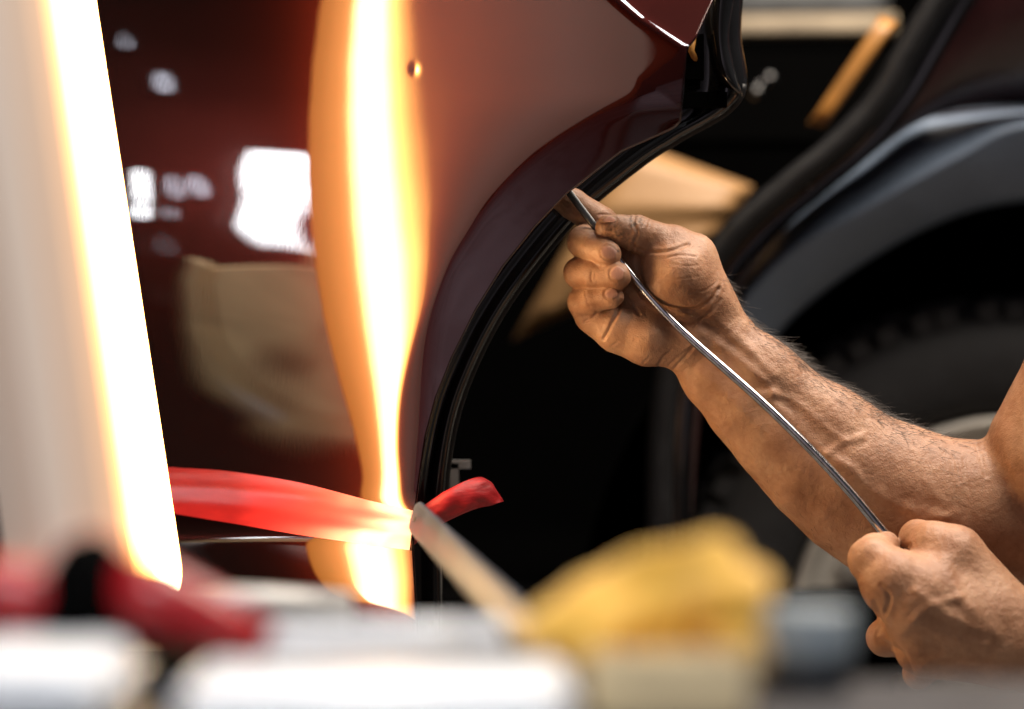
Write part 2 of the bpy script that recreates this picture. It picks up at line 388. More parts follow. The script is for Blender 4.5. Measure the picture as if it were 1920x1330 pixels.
mesh('backrest', bk, [tuple(range(n)), tuple(range(2 * n - 1, n - 1, -1))] + [(i, i + n, (i + 1) % n + n, (i + 1) % n) for i in range(n)], M['cream'], chair, smooth=False)
for sy in (-1, 1): mesh('leg', *tube([(CX, yc + sy * hw * .6, zb + .02), (CX, yc + sy * hw * .8, 0)], .015, 8), M['dark'], chair)
wl = area('chair_fill_light', (-.60, yc - .5, 2.6), (CX, yc, (zb + zt) / 2), .3, 9, (1, .88, .78)); wl.data.spread = math.radians(30)  # added light on the made-up chair so its reflection shows

# ------------------------------------------------------------------ the lamp
lamp = empty('inspection_lamp', (*(board_xy(900.)[0] + board_xy(900.)[1]) / 2, 0)); tag(lamp, 'tall white light board with a glowing strip standing left of the door', 'lamp')
def lamp_face_mat(name='lamp_diffuser', st=None):
    k = NT(name); b = k.b
    at = k.n('ShaderNodeAttribute', attribute_name='across')
    r = k.n('ShaderNodeValToRGB'); e = r.color_ramp.elements
    st = st or [(0, (.75, .36, .09)), (.015, (.95, .56, .22)), (.045, (1, .76, .45)), (.14, (1, .76, .45)), (.20, (1, .50, .12)), (.27, (.40, .18, .042)), (.33, (.060, .025, .0072)), (.40, (.0180, .0092, .0043)), (.52, (.0108, .0062, .0038)), (.70, (.0092, .0068, .0056)), (.86, (.0044, .0024, .0017)), (1, (.0026, .0014, .0011))]
    while len(e) < len(st): e.new(.5)
    for x, (p, c) in zip(e, st): x.position = p; x.color = (*c, 1)
    k.l(at.outputs['Fac'], r.inputs[0]); k.l(r.outputs[0], b.inputs['Emission Color']); b.inputs['Emission Strength'].default_value = 30
    nz = k.noise(9, 5, (1, 1, .15)); b.inputs['Base Color'].default_value = (.22, .215, .21, 1)
    b.inputs['Roughness'].default_value = .22; b.inputs['Specular IOR Level'].default_value = .5
    k.l(k.bump(nz.outputs['Fac'], .04, .002).outputs[0], b.inputs['Normal']); return k.m
M['diffuser'] = lamp_face_mat(); M['end_glow'] = lamp_face_mat('lamp_end_diffuser', [(0, (.55, .28, .09)), (.05, (.34, .16, .043)), (.18, (.25, .115, .027)), (.62, (.17, .074, .015)), (.92, (.15, .058, .010)), (1, (.07, .022, .003))])
def lamp_rows():
    rb = 1113
    return np.concatenate([np.linspace(-1250, rb - 60, 60), rb - 60 + 60 * np.sin(np.linspace(0.05, 1, 14) * math.pi / 2)])
FR, FU = [], []
for r in lamp_rows():
    E, N, u_, n_ = board_xy(r); ins = 0 if r < 1053 else (1 - math.sqrt(max(0, 1 - ((r - 1053) / 60.)**2))) * .02
    zE = (665 - r) * scl(YE) + H; zN = (665 - r) * scl(YE) + H
    uu = np.concatenate([np.linspace(0, .12, 25), np.linspace(.13, LAMP_W, 16)]); uu = ins + uu * (LAMP_W - ins) / LAMP_W
    FR.append([(*(E + u_ * q), zE) for q in uu]); FU.append(uu / LAMP_W)
FR = np.array(FR); nd = np.array([*board_xy(600.)[3], 0])
face = sheet('diffuser_face', FR, M['diffuser'], lamp)
at = face.data.attributes.new('across', 'FLOAT', 'POINT'); at.data.foreach_set('value', np.array(FU, np.float32).ravel())
EB = FR[:, 0] + np.array([0, .0006, 0]); end = np.stack([EB + nd * TH * q for q in np.linspace(0, 1, 9)], 1); ed = sheet('end_diffuser', end, M['end_glow'], lamp); a2 = ed.data.attributes.new('across', 'FLOAT', 'POINT'); a2.data.foreach_set('value', np.tile(np.linspace(0, 1, end.shape[1]), len(end)).astype(np.float32))
bk = np.concatenate([(FR[:, :1] + nd * TH), (FR[:, -1:] + nd * TH)], 1); sheet('back_shell', bk, M['dark'], lamp)
sheet('side_shell', np.stack([FR[:, -1], FR[:, -1] + nd * TH], 1), M['dark'], lamp); sheet('base_cap', np.stack([FR[-1], FR[-1] + nd * TH], 1), M['dark'], lamp)
fb = FR[-1][len(FR[-1]) // 2] + nd * TH / 2
mesh('stand_pole', *tube([fb + (0, 0, .02), (fb[0], fb[1], .04)], .012, 12), M['dark'], lamp)
mesh('stand_foot', *lathe([(0, .002), (.11, .002), (.11, .025), (.02, .045), (0, .045)], 24, (fb[0], fb[1], 0), 'z'), M['dark'], lamp)
mesh('stand_arm', *tube([P(300, 1128, -.52), P(500, 1136, -.50), P(655, 1146, -.49)], .0085, 12), M['palegrey'], lamp)

# ------------------------------------------------------------------ the car
car = empty('car', (.3, .5, 0)); tag(car, 'dark maroon car with its rear door swung open toward the camera', 'car')
door = sheet('door', DOOR, M['paint'], car); 
def up_normals(o, toward=(0, -1, 0)):
    me = o.data; nrm = np.zeros(len(me.polygons) * 3, np.float32); me.polygons.foreach_get('normal', nrm)
    if (nrm.reshape(-1, 3) @ np.array(toward, np.float32)).sum() < 0: me.flip_normals()
up_normals(door); up_normals(face, (1, 0, 0))
rl = np.linspace(-60, 1222, 260); e = np.stack([lipx(rl), rl], -1)
# hem: rolled edge of the skin, folded back
lip3 = P(e[:, 0], e[:, 1], door_y(e[:, 0], e[:, 1]))
tg_ = np.gradient(e, axis=0); tg_ /= np.linalg.norm(tg_, axis=1, keepdims=True); out2 = np.stack([-tg_[:, 1], tg_[:, 0]], -1); out2[out2[:, 0] < 0] *= -1
hem = []
for a in np.linspace(0, 1, 7):
    t = a * math.pi; off = np.stack([out2[:, 0] * math.sin(t), 0 * t + 0 * out2[:, 0], -out2[:, 1] * math.sin(t)], -1) * .0013
    hem.append(lip3 + off + np.array([0, .0013 * (1 - math.cos(t)), 0]))
for b in (.004, .03): hem.append(lip3 + np.stack([-out2[:, 0], 0 * out2[:, 0], out2[:, 1]], -1) * .002 + np.array([0, b + .002, 0]))
sheet('door_hem', np.array(hem), M['paint'], door)
# inner frame of the door, black, showing past the skin
OUT = spline([(1398, -60), (1390, 60), (1394, 183), (1278, 262), (1221, 297), (1126, 371), (1069, 424), (1000, 508), (942, 592), (895, 682), (862, 770), (844, 860), (837, 940), (832, 1040), (836, 1230)], 160)
INN = spline([(1290, -60), (1285, 60), (1262, 190), (1200, 235), (1150, 270), (1085, 325), (1040, 370), (985, 432), (925, 508), (872, 590), (828, 680), (800, 750), (780, 830), (760, 960), (758, 1050), (762, 1230)], 160)
fr = []
for a, d in ((0, .030), (.35, .026), (.55, .031), (.62, .022), (.8, .021), (.93, .026), (1.0, .040), (1.0, .075), (.6, .085)):
    q = INN * (1 - a) + OUT * a; fr.append(P(q[:, 0], q[:, 1], .005 + d))
df = sheet('door_inner_frame', np.array(fr), M['black_gloss'], door)
ws = OUT[20:140] * .93 + INN[20:140] * .07; mesh('door_seal', *tube(P(ws[:, 0], ws[:, 1], .036), .0032, 8), M['rubber'], door)
# latch-side trim piece, glossy black, curving to a point
tl = spline([(1322, -60), (1322, 30), (1330, 100), (1340, 140), (1362, 166), (1392, 181)], 40); tr = spline([(1392, -60), (1374, 30), (1370, 75), (1377, 120), (1384, 150), (1394, 182)], 40)
tm = (tl + tr) / 2
sheet('latch_trim', np.array([P(tl[:, 0], tl[:, 1], .030), P(tl[:, 0] * .8 + tr[:, 0] * .2, tl[:, 1] * .8 + tr[:, 1] * .2, .014), P(tm[:, 0], tm[:, 1], .006), P(tl[:, 0] * .15 + tr[:, 0] * .85, tl[:, 1] * .15 + tr[:, 1] * .85, .012), P(tr[:, 0], tr[:, 1], .030)]), M['black_gloss'], door)
mesh('latch_plate', *join([box(P(1302, 108, .020), (.012, .01, .03)), box(P(1298, 150, .022), (.010, .01, .012)), box(P(1320, 188, .02), (.03, .01, .01))]), M['void'], door, smooth=False)
mesh('latch_striker', *tube([P(1302, 60, .018), P(1296, 95, .012), P(1306, 118, .018)], .0022, 8), M['orange'], door)
mesh('door_inner_panel', *box((-.28, .23, .56), (.40, .02, .75)), M['black'], door, smooth=False)

# body behind
YB = .34
seal = spline([(1830, -90), (1755, 5), (1700, 95), (1648, 185), (1575, 265), (1470, 352), (1380, 432), (1310, 530), (1262, 660), (1240, 800), (1235, 1000), (1240, 1500)], 80)
mesh('door_opening_seal', *tube(P(seal[:, 0], seal[:, 1], YB), .0105, 14), M['rubber'], car)
so = spline([(1900, -90), (1830, 0), (1772, 95), (1712, 195), (1640, 285), (1545, 365), (1450, 445), (1372, 540), (1320, 670), (1300, 800), (1295, 1000)], 80)
sheet('opening_flange', np.array([P(seal[:, 0] + 4, seal[:, 1] + 4, YB + .010), P(so[:, 0] * .5 + seal[:, 0] * .5, so[:, 1] * .5 + seal[:, 1] * .5, YB + .03), P(so[:, 0], so[:, 1], YB + .022)]), M['black_gloss'], car)
c1 = spline([(2350, 190), (2100, 198), (1920, 204), (1790, 211), (1712, 222), (1640, 282), (1555, 345), (1450, 432), (1372, 520), (1322, 640)], 80)
c2 = spline([(2350, 210), (2100, 215), (1905, 236), (1800, 290), (1700, 345), (1600, 402), (1510, 452), (1435, 515), (1378, 590), (1337, 690)], 80)
c3 = spline([(2350, 420), (2150, 372), (1960, 372), (1850, 385), (1760, 415), (1670, 460), (1570, 525), (1480, 600), (1420, 680), (1388, 760)], 80)
arch = sheet('wheel_arch_trim', np.array([P(c1[:, 0], c1[:, 1], .490), P(c1[:, 0] * .9 + c2[:, 0] * .1, c1[:, 1] * .9 + c2[:, 1] * .1, .480), P(c2[:, 0] * .9 + c1[:, 0] * .1, c2[:, 1] * .9 + c1[:, 1] * .1, .416), P(c2[:, 0], c2[:, 1], .411), P(c2[:, 0] * .92 + c3[:, 0] * .08, c2[:, 1] * .92 + c3[:, 1] * .08, .413), P(c3[:, 0] * .95 + c2[:, 0] * .05, c3[:, 1] * .95 + c2[:, 1] * .05, .452), P(c3[:, 0], c3[:, 1], .462), P(c3[:, 0], c3[:, 1] + 4, .52)]), M['clad'], car)
for o_ in (arch,): up_normals(o_)
q1 = spline([(2500, -120), (1900, -90)], 80); qa = so
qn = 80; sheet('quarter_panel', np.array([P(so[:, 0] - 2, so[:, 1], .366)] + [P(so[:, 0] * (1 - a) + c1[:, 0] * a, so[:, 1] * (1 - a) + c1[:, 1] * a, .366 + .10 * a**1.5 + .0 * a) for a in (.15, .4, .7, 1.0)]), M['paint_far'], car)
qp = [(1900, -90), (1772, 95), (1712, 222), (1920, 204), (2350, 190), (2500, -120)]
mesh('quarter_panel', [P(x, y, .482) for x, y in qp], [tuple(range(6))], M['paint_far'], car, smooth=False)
for xx, yy in ((1512, 346), (1605, 298)):
    mesh('body_plug', *lathe([(0, -.006), (.004, -.005), (.0055, 0)], 14, P(xx, yy, .375)), M['alloy'], car)
# wheel
wc = P(1900, 1200, .55); wheel = empty('wheel', wc); setpar(wheel, car)
prof = [(.199, .02), (.205, .0), (.22, -.012), (.25, -.02), (.275, -.016), (.292, 0), (.300, .02), (.302, .09), (.300, .17), (.28, .2)]
mesh('tyre', *lathe(prof, 96, wc), M['tyre'], wheel)
lug = []
for i in range(64):
    a = i / 64 * 2 * math.pi
    for (rr_, yy_, sw, sr, sy) in ((.292, -.001, .017, .016, .022), (.303, .05, .02, .006, .05), (.303, .12, .02, .006, .05)):
        v, f_ = box((0, 0, 0), (sw, sy, sr)); v = v + np.array([.004 * math.sin(i * 9), yy_, rr_]); ca, sa = math.cos(a + (.05 if yy_ > .03 else 0)), math.sin(a + (.05 if yy_ > .03 else 0))
        lug.append((np.stack([v[:, 0] * ca + v[:, 2] * sa, v[:, 1], -v[:, 0] * sa + v[:, 2] * ca], -1) + wc, f_))
tag(mesh('tread', *join(lug), M['tyre'], wheel, smooth=False), kind='stuff')
rim = [(.199, .03), (.1995, .004), (.196, -.002), (.191, .0), (.187, .012), (.178, .018), (.168, .016), (.160, .02), (.157, .035), (.16, .10)]
mesh('rim', *lathe(rim, 96, wc), M['alloy'], wheel)
for i in range(5):
    a = math.radians(148 + 72 * i); d = np.array([math.cos(a), 0, math.sin(a)]); s_ = np.array([-d[2], 0, d[0]]); A_ = []
    for rr_, hw_, yy_ in ((.03, .03, .012), (.06, .024, .010), (.10, .026, .014), (.14, .036, .02), (.168, .058, .022)):
        A_.append([wc + d * rr_ + s_ * hw_ * q + np.array([0, yy_ + .02 * abs(q)**3, 0]) for q in (-1.05, -.95, -.5, 0, .5, .95, 1.05)])
    sheet('spoke', np.array(A_), M['alloy'], wheel, .012)
mesh('hub_cap', *lathe([(0, .004), (.028, .005), (.034, .012), (.036, .03)], 32, wc), M['alloy'], wheel)
mesh('brake_drum', *lathe([(0, .075), (.13, .075), (.14, .085), (.14, .12)], 48, wc), M['void'], wheel)
mesh('arch_liner', *lathe([(.39, -.06), (.385, .05), (.37, .24), (0, .25)], 64, wc), M['void'], car)
# interior behind the opening
mesh('floor_pan', *box((.1, 1.05, .30), (1.5, 1.2, .04)), M['void'], car, smooth=False)
mesh('far_side_lining', *box((.1, 1.7, .9), (2.4, .04, 1.7)), M['void'], car, smooth=False)
mesh('sill', *box((-.05, .52, .285), (.75, .14, .12)), M['void'], car, smooth=False)
bevel(car.children[-1], .02)
# tan seat side: a rounded cushion behind the opening
def cushion(name, quad, y, d, m, par, nseam=0, bulge=.02):
    a, b, c, e_ = [np.array(q, float) for q in quad]; n = 26; A_ = []
    for i in range(n):
        v = i / (n - 1); row = []
        for j in range(n):
            u_ = j / (n - 1); p = (a * (1 - u_) + b * u_) * (1 - v) + (e_ * (1 - u_) + c * u_) * v
            k = (1 - abs(2 * u_ - 1)**6) * (1 - abs(2 * v - 1)**4); row.append(P(p[0], p[1], y - bulge * k + d * (1 - min(1, k * 2.5)) + (.004 * abs(math.sin(nseam * math.pi * v)) if nseam else 0)))
        A_.append(row)
    o = sheet(name, np.array(A_), m, par); up_normals(o); return o
cushion('seat_cushion', [(1175, 262), (1412, 350), (1330, 470), (960, 640)], .62, .05, M['tan'], car, 3)
mesh('seat_frame', *box(P(1300, 190, .76), (.5, .10, .085)), M['void'], car, smooth=False)
cushion('pillar_trim', [(1650, 30), (1684, 42), (1545, 240), (1515, 232)], .46, .02, M['orange'], car, 0, .008)
cushion('far_armrest', [(1340, 30), (1680, 26), (1680, 66), (1340, 70)], 1.0, .03, M['beige'], car, 0, .015)
cushion('far_door_lining', [(1340, -90), (1680, -90), (1660, 34), (1340, 36)], 1.06, .02, M['greytrim'], car, 0, .01)
for xx, yy, rr_ in ((1442, 148, .007), (1425, 160, .005), (1418, 172, .007)):
    mesh('chrome_button', *lathe([(0, -rr_), (rr_ * .5, -rr_ * .85), (rr_ * .87, -rr_ * .5), (rr_, 0)], 16, P(xx, yy, .62)), M['black_gloss'], car)
mesh('latch_bracket', *join([box(P(852, 893, .10), (.006, .004, .018)), box(P(861, 871, .10), (.016, .004, .006))]), M['palegrey'], car, smooth=False)

# ------------------------------------------------------------------ red tape on the door, with its loose end
up_ = spline([(180, 866), (330, 877), (430, 884), (560, 905), (690, 938), (776, 958)], 70); lo_ = spline([(180, 938), (330, 964), (450, 984), (560, 1003), (690, 1022), (768, 1032)], 70)
tp = []
for v in np.linspace(0, 1, 14):
    q = up_ * (1 - v) + lo_ * v; x = np.minimum(q[:, 0], lipx(q[:, 1]) - .5); tp.append(P(x, q[:, 1], door_y(x, q[:, 1]) - .0010 - .00015 * np.sin(q[:, 0] * .09 + 2 * np.sin(v * 5 + q[:, 0] * .02)) * np.exp(-((q[:, 0] - 690) / 60)**2) - .0003 * np.sin(v * 19 + q[:, 0] * .01)))
tape = sheet('masking_tape', np.array(tp), M['tape']); up_normals(tape)
tag(tape, 'strip of red masking tape stuck across the door, its torn end sticking out', 'tape')
fl = [[(778, 958), (800, 944), (836, 920), (872, 902), (905, 895), (925, 908)], [(776, 975), (802, 960), (842, 934), (880, 914), (915, 906), (935, 924)], [(772, 1000), (800, 984), (845, 958), (885, 940), (920, 928), (944, 940)], [(768, 1030), (800, 1002), (838, 978), (872, 962), (905, 952), (944, 941)]]
fd = [[-.021, -.023, -.022, -.017, -.010, -.002], [-.022, -.025, -.026, -.020, -.013, -.006], [-.022, -.024, -.024, -.022, -.015, -.007], [-.021, -.021, -.020, -.019, -.016, -.009]]
FA = np.array([[P(x, y, d) for (x, y), d in zip(spline(r_, 20), np.interp(np.linspace(0, 5, 20), range(6), dd))] for r_, dd in zip(fl, fd)])
FA = np.stack([spline(FA[:, j], 12) for j in range(20)], 1); M['tape_back'] = simple('red_tape_back', (.40, .010, .014), .5, scale=120, bump=.5, bdist=.001, stretch=(1, 1, 3))
FA = FA + np.array([0, 1, .3]) * (.0011 * np.sin(FA[..., :1] * 420 + 2.5 * np.sin(FA[..., 2:] * 300)) * np.linspace(0, 1, 20)[None, :, None]**.6); fo = sheet('tape_end', FA, M['tape_back'], tape, .0004); up_normals(fo)

# ------------------------------------------------------------------ dent rod
RP = [(1063, 357), (1120, 432), (1190, 523), (1250, 591), (1300, 640), (1360, 693), (1420, 746), (1480, 803), (1540, 864), (1600, 930), (1650, 990), (1686, 1030)]
def rod_d(px): return -16 - (px - 1063) * .168
rp = spline([(a, b, rod_d(a) * S0) for a, b in RP], 90)
rw = P(rp[:, 0], rp[:, 1], rp[:, 2])
rod = empty('dent_rod', rw[45]); tag(rod, 'long thin polished steel rod held in both hands, tip behind the door edge', 'rod')
rad = np.interp(np.linspace(0, 1, 90), [0, .12, .3, 1], [.0023, .0025, .0026, .0033])
k0 = 12; mesh('shaft', *tube(rw[k0:], rad[k0:], 16), M['steel'], rod)
t0 = P(1040, 322, -3 * S0 * 1.0); bl = np.vstack([[t0], rw[:k0 + 1]]); d2 = np.array([.78, 0, .62]); A_ = [bl + d2 * .0026, bl + np.array([0, -.0013, 0]) + d2 * .0010, bl + np.array([0, -.0013, 0]) - d2 * .0010, bl - d2 * .0022, bl + np.array([0, .0012, 0]), bl + d2 * .0026]
sheet('flat_tip', np.array(A_), M['blade'], rod)

# ------------------------------------------------------------------ the person: distance field -> one skin mesh
VX = .0009
def q3(px, py, d): return P(px, py, d * S0)
class Field:
    def __init__(s, lo, hi, vx=VX):
        s.vx = vx; s.lo = np.array(lo) - .012; s.n = np.ceil((np.array(hi) + .012 - s.lo) / vx).astype(int) + 1
        s.F = np.full(s.n, .02, np.float32)
    def group(s, prims, kin, kout):
        a = np.array([p[0] for p in prims] + [p[2] for p in prims]); r = max(max(p[1], p[3]) for p in prims) + .014
        i0 = np.maximum(((a.min(0) - r - s.lo) / s.vx).astype(int), 0); i1 = np.minimum(((a.max(0) + r - s.lo) / s.vx).astype(int) + 2, s.n)
        if (i1 <= i0).any(): return
        ax = [(s.lo[k] + np.arange(i0[k], i1[k]) * s.vx).astype(np.float32) for k in range(3)]
        X, Y, Z = ax[0][:, None, None], ax[1][None, :, None], ax[2][None, None, :]
        Gf = None
        for p, r0, q, r1, fl in prims:
            ab = (q - p).astype(np.float32); L = float(ab @ ab) + 1e-12
            h = np.clip(((X - p[0]) * ab[0] + (Y - p[1]) * ab[1] + (Z - p[2]) * ab[2]) / L, 0, 1)
            d = np.sqrt((X - p[0] - h * ab[0])**2 + ((Y - p[1] - h * ab[1]) / fl)**2 + (Z - p[2] - h * ab[2])**2) - (r0 + (r1 - r0) * h)
            Gf = d if Gf is None else s.smin(Gf, d, kin)
        sl = tuple(slice(i0[k], i1[k]) for k in range(3)); s.F[sl] = s.smin(s.F[sl], Gf.astype(np.float32), kout)
    @staticmethod
    def smin(a, b, k):
        if k <= 0: return np.minimum(a, b)
        h = np.clip(.5 + .5 * (b - a) / k, 0, 1); return b + (a - b) * h - k * h * (1 - h)
    def mesh(s):
        g = vdb.FloatGrid(background=.02); g.copyFromArray(np.ascontiguousarray(s.F)); p, t, q = g.convertToPolygons(isovalue=0.0, adaptivity=0.0)
        return p.astype(float) * s.vx + s.lo, q.astype(np.int32)
def chain(pts, fl=1.):                       # pts: (px, py, depth px, radius px)
    w_ = [(q3(*p[:3]), p[3] * S0) for p in pts]
    return [(a[0], a[1], b[0], b[1], fl) for a, b in zip(w_[:-1], w_[1:])]
mm = .001
def left_arm():
    f = Field(q3(985, 1180, -110) - [0, .04, 0], q3(2240, 330, 160) + [0, .04, 0])
    f.F[:] = .02
    g = lambda pts, kin=3, kout=6, fl=1.: f.group(chain(pts, fl), kin * mm, kout * mm)
    # forearm: two blended columns, elbow, upper arm
    f.group(chain([(1330, 596, 22, 53), (1345, 622, 22, 53), (1420, 712, 24, 76), (1550, 822, 28, 92), (1700, 912, 32, 104), (1830, 940, 40, 108)], .86) + chain([(1290, 648, 16, 48), (1340, 708, 18, 55), (1400, 766, 20, 67), (1460, 822, 22, 79), (1525, 880, 24, 91), (1590, 935, 27, 97), (1660, 975, 30, 105), (1780, 990, 36, 112)], .86) + chain([(1600, 890, 0, 84), (1740, 945, 10, 98)], .9), 12 * mm, 6 * mm)
    g([(1830, 955, 45, 116), (1905, 985, 60, 122)], 4, 14)
    g([(1985, 846, 2, 134), (2080, 700, -20, 150), (2200, 520, -30, 165)], 6, 9)
    g([(1900, 985, 70, 112), (2060, 860, 70, 130), (2230, 600, 40, 165)], 6, 12)
    # palm bones
    g([(1322, 592, 26, 46), (1180, 478, 30, 38)], 3, 6); g([(1310, 612, 26, 46), (1150, 505, 34, 37)], 3, 8)
    g([(1300, 628, 24, 46), (1132, 545, 34, 35)], 3, 8); g([(1288, 640, 22, 46), (1122, 588, 26, 33)], 3, 8)
    g([(1290, 640, 10, 47), (1215, 634, 4, 52), (1160, 616, 10, 46), (1112, 590, 18, 36)], 3, 7)     # little-finger side pad
    g([(1322, 566, 4, 50), (1268, 512, -18, 62), (1252, 486, -14, 50)], 5, 6)                            # thumb pad
    g([(1345, 580, 14, 40), (1300, 480, 0, 42), (1262, 464, -4, 38)], 3, 6)
    # thumb
    g([(1300, 500, -2, 42), (1262, 461, -8, 36), (1228, 447, -18, 30.5), (1193, 438, -30, 34)], 2, 5)
    f.group(chain([(1193, 438, -30, 33.5), (1166, 432, -38, 28.5), (1140, 426, -42, 24)]), 2 * mm, 2.2 * mm)
    # fingers: hidden first bone, then the two visible curled bones
    fing = [([(1172, 462, 34, 34), (1128, 418, 28, 31)], [(1128, 418, 28, 31), (1075, 384, 26, 28.5), (1016, 342, 30, 25)]),
            ([(1150, 496, 34, 34), (1096, 452, 4, 31)], [(1094, 454, -6, 31), (1113, 463, -34, 27.5), (1139, 477, -60, 25.5)]),
            ([(1132, 545, 34, 33), (1088, 514, 4, 30)], [(1086, 512, -6, 30), (1112, 515, -38, 27), (1157, 518, -62, 26)]),
            ([(1120, 590, 26, 31), (1094, 570, 6, 29)], [(1092, 566, 0, 29), (1112, 561, -30, 25.5), (1147, 557, -52, 22.5)])]
    for a, b in fing:
        f.group(chain(a), 2 * mm, 3.0 * mm); f.group(chain(b), 2 * mm, .9 * mm)
    return f.mesh()
def right_arm():
    f = Field(q3(1560, 1420, -330) - [0, .04, 0], q3(2260, 950, -20) + [0, .04, 0])
    g = lambda pts, kin=3, kout=6, fl=1.: f.group(chain(pts, fl), kin * mm, kout * mm)
    g([(1915, 1212, -165, 78), (2060, 1245, -150, 102), (2240, 1300, -110, 124)], 4, 6)
    g([(1890, 1190, -170, 70), (1850, 1170, -175, 74)], 4, 10)
    # back of the hand
    for k_ in ([(1880, 1150, -165, 60), (1782, 1046, -150, 62), (1748, 1020, -146, 42)], [(1880, 1170, -170, 60), (1752, 1098, -180, 60)], [(1875, 1200, -175, 60), (1740, 1160, -180, 62)], [(1870, 1225, -172, 58), (1735, 1212, -172, 56)]): g(k_, 4, 10)
    g([(1868, 1200, -185, 58), (1720, 1130, -200, 66), (1676, 1095, -196, 58)], 4, 12)
    # curled fingers
    for k_ in ([(1752, 1028, -140, 48), (1722, 1012, -118, 36), (1712, 1040, -80, 30), (1745, 1060, -70, 26)], [(1720, 1110, -150, 48), (1672, 1128, -120, 36), (1700, 1150, -85, 30)],
               [(1710, 1170, -150, 46), (1660, 1196, -122, 34), (1700, 1205, -88, 28)], [(1735, 1225, -145, 42), (1722, 1262, -122, 28), (1750, 1250, -92, 24)]): g(k_, 2, 3.0)
    # thumb wrapping the rod
    g([(1790, 1150, -205, 56), (1672, 1086, -206, 50), (1636, 1050, -184, 42)], 3, 8)
    f.group(chain([(1634, 1050, -184, 42), (1640, 1036, -160, 34), (1662, 1022, -132, 24)]), 2 * mm, 2.5 * mm)
    return f.mesh()
def vnormals(v, q):
    n = np.zeros_like(v); fn = np.cross(v[q[:, 2]] - v[q[:, 0]], v[q[:, 3]] - v[q[:, 1]])
    for k in range(4): np.add.at(n, q[:, k], fn)
    return n / (np.linalg.norm(n, axis=1, keepdims=True) + 1e-12)
def relax(v, q, it):
    e_ = np.concatenate([q[:, [0, 1]], q[:, [1, 2]], q[:, [2, 3]], q[:, [3, 0]]]); n = len(v)
    deg = np.bincount(e_.ravel(), minlength=n)[:, None] + 1e-9
    for _ in range(it):
        a = np.stack([np.bincount(e_[:, 0], v[e_[:, 1], k], n) + np.bincount(e_[:, 1], v[e_[:, 0], k], n) for k in range(3)], 1)
        v = v * .45 + .55 * a / deg
    return v
Z1 = lambda pts: [(1000 + a / 3.411, 330 + b / 3.411) for a, b in pts]
Z2 = lambda pts: [(1350 + a / 1.956, 650 + b / 1.956) for a, b in pts]
Z3 = lambda pts: [(1550 + a / 4.157, 680 + b / 4.157) for a, b in pts]
Z4 = lambda pts: [(1250 + a / 3.5, 520 + b / 3.5) for a, b in pts]
CREASES = [  # (polyline px, half width px, depth px)
 (Z1([(640, 440), (615, 540), (640, 660), (700, 770), (800, 830), (920, 855), (1050, 848), (1140, 790), (1185, 720)]), 3.2, 3.4),
 (Z1([(860, 900), (960, 935), (1060, 925), (1150, 860), (1200, 790)]), 2.4, 1.6), (Z1([(900, 950), (1010, 945), (1110, 890)]), 2.2, 1.0), (Z1([(1000, 740), (1090, 735), (1160, 690)]), 2.0, .9),
 (Z1([(640, 455), (720, 482), (800, 488), (880, 478), (990, 440)]), 2.8, 2.6), (Z1([(860, 522), (940, 508), (1040, 516)]), 1.8, 1.0), (Z1([(880, 560), (960, 575), (1060, 572)]), 1.8, .7), (Z1([(800, 680), (930, 660), (1080, 640)]), 1.8, .6),
 (Z1([(560, 800), (530, 890), (490, 970), (455, 1040)]), 3.0, 3.0), (Z1([(410, 870), (370, 915), (330, 930)]), 2.4, 1.6), (Z1([(600, 750), (640, 830), (680, 890)]), 2.6, 1.6),
 (Z1([(500, 1090), (540, 1060)]), 2, 1.2), (Z1([(800, 1210), (840, 1150), (880, 1120)]), 2.6, 1.8), (Z1([(700, 1200), (740, 1160)]), 2, 1), (Z1([(870, 1210), (950, 1140), (1010, 1100)]), 2.4, 1.2),
 (Z1([(655, 250), (640, 300), (665, 360), (640, 430)]), 2.2, 1.6), (Z1([(690, 262), (672, 300)]), 1.6, 1.0), (Z1([(720, 275), (705, 320)]), 1.6, 1.0), (Z1([(745, 285), (735, 330)]), 1.6, .8), (Z1([(620, 255), (612, 300)]), 1.5, 1.0),
 (Z1([(330, 400), (312, 450), (322, 500)]), 1.8, .9), (Z1([(350, 410), (335, 460)]), 1.5, .6), (Z1([(375, 610), (368, 650), (380, 690)]), 1.8, 1.0), (Z1([(395, 625), (390, 670)]), 1.5, .6), (Z1([(330, 740), (340, 790), (360, 840)]), 1.8, .8), (Z1([(310, 760), (318, 810)]), 1.5, .6),
 (Z3([(985, 720), (1015, 800), (1035, 920)]), 3.4, 1.1), (Z3([(1070, 750), (1085, 900), (1115, 1010)]), 3.2, 1.0), (Z3([(1165, 640), (1205, 760), (1240, 880)]), 4, 1.3), (Z3([(970, 760), (980, 980)]), 3, .6),
 (Z4([(50, 600), (130, 510), (200, 430)]), 3, 1.6), (Z4([(180, 330), (300, 200), (330, 130)]), 2.2, 1.2)]
def nail_ring(cx, cy, ang, L, W):
    a = np.linspace(-2.5, 2.5, 14) + math.pi; return [(cx + L * math.cos(t) * math.cos(ang) - W * math.sin(t) * math.sin(ang), cy + L * math.cos(t) * math.sin(ang) + W * math.sin(t) * math.cos(ang)) for t in a]
NAILS = [(1141, 474, .38, 14, 11.5), (1157, 513, .12, 12, 12), (1146, 551, -.10, 11, 8.5), (1137, 411, math.pi + .16, 17, 6)]
for n_ in NAILS: CREASES.append((nail_ring(n_[0], n_[1], n_[2], n_[3] + 2.0, n_[4] + 2.0), 2.0, 1.3))
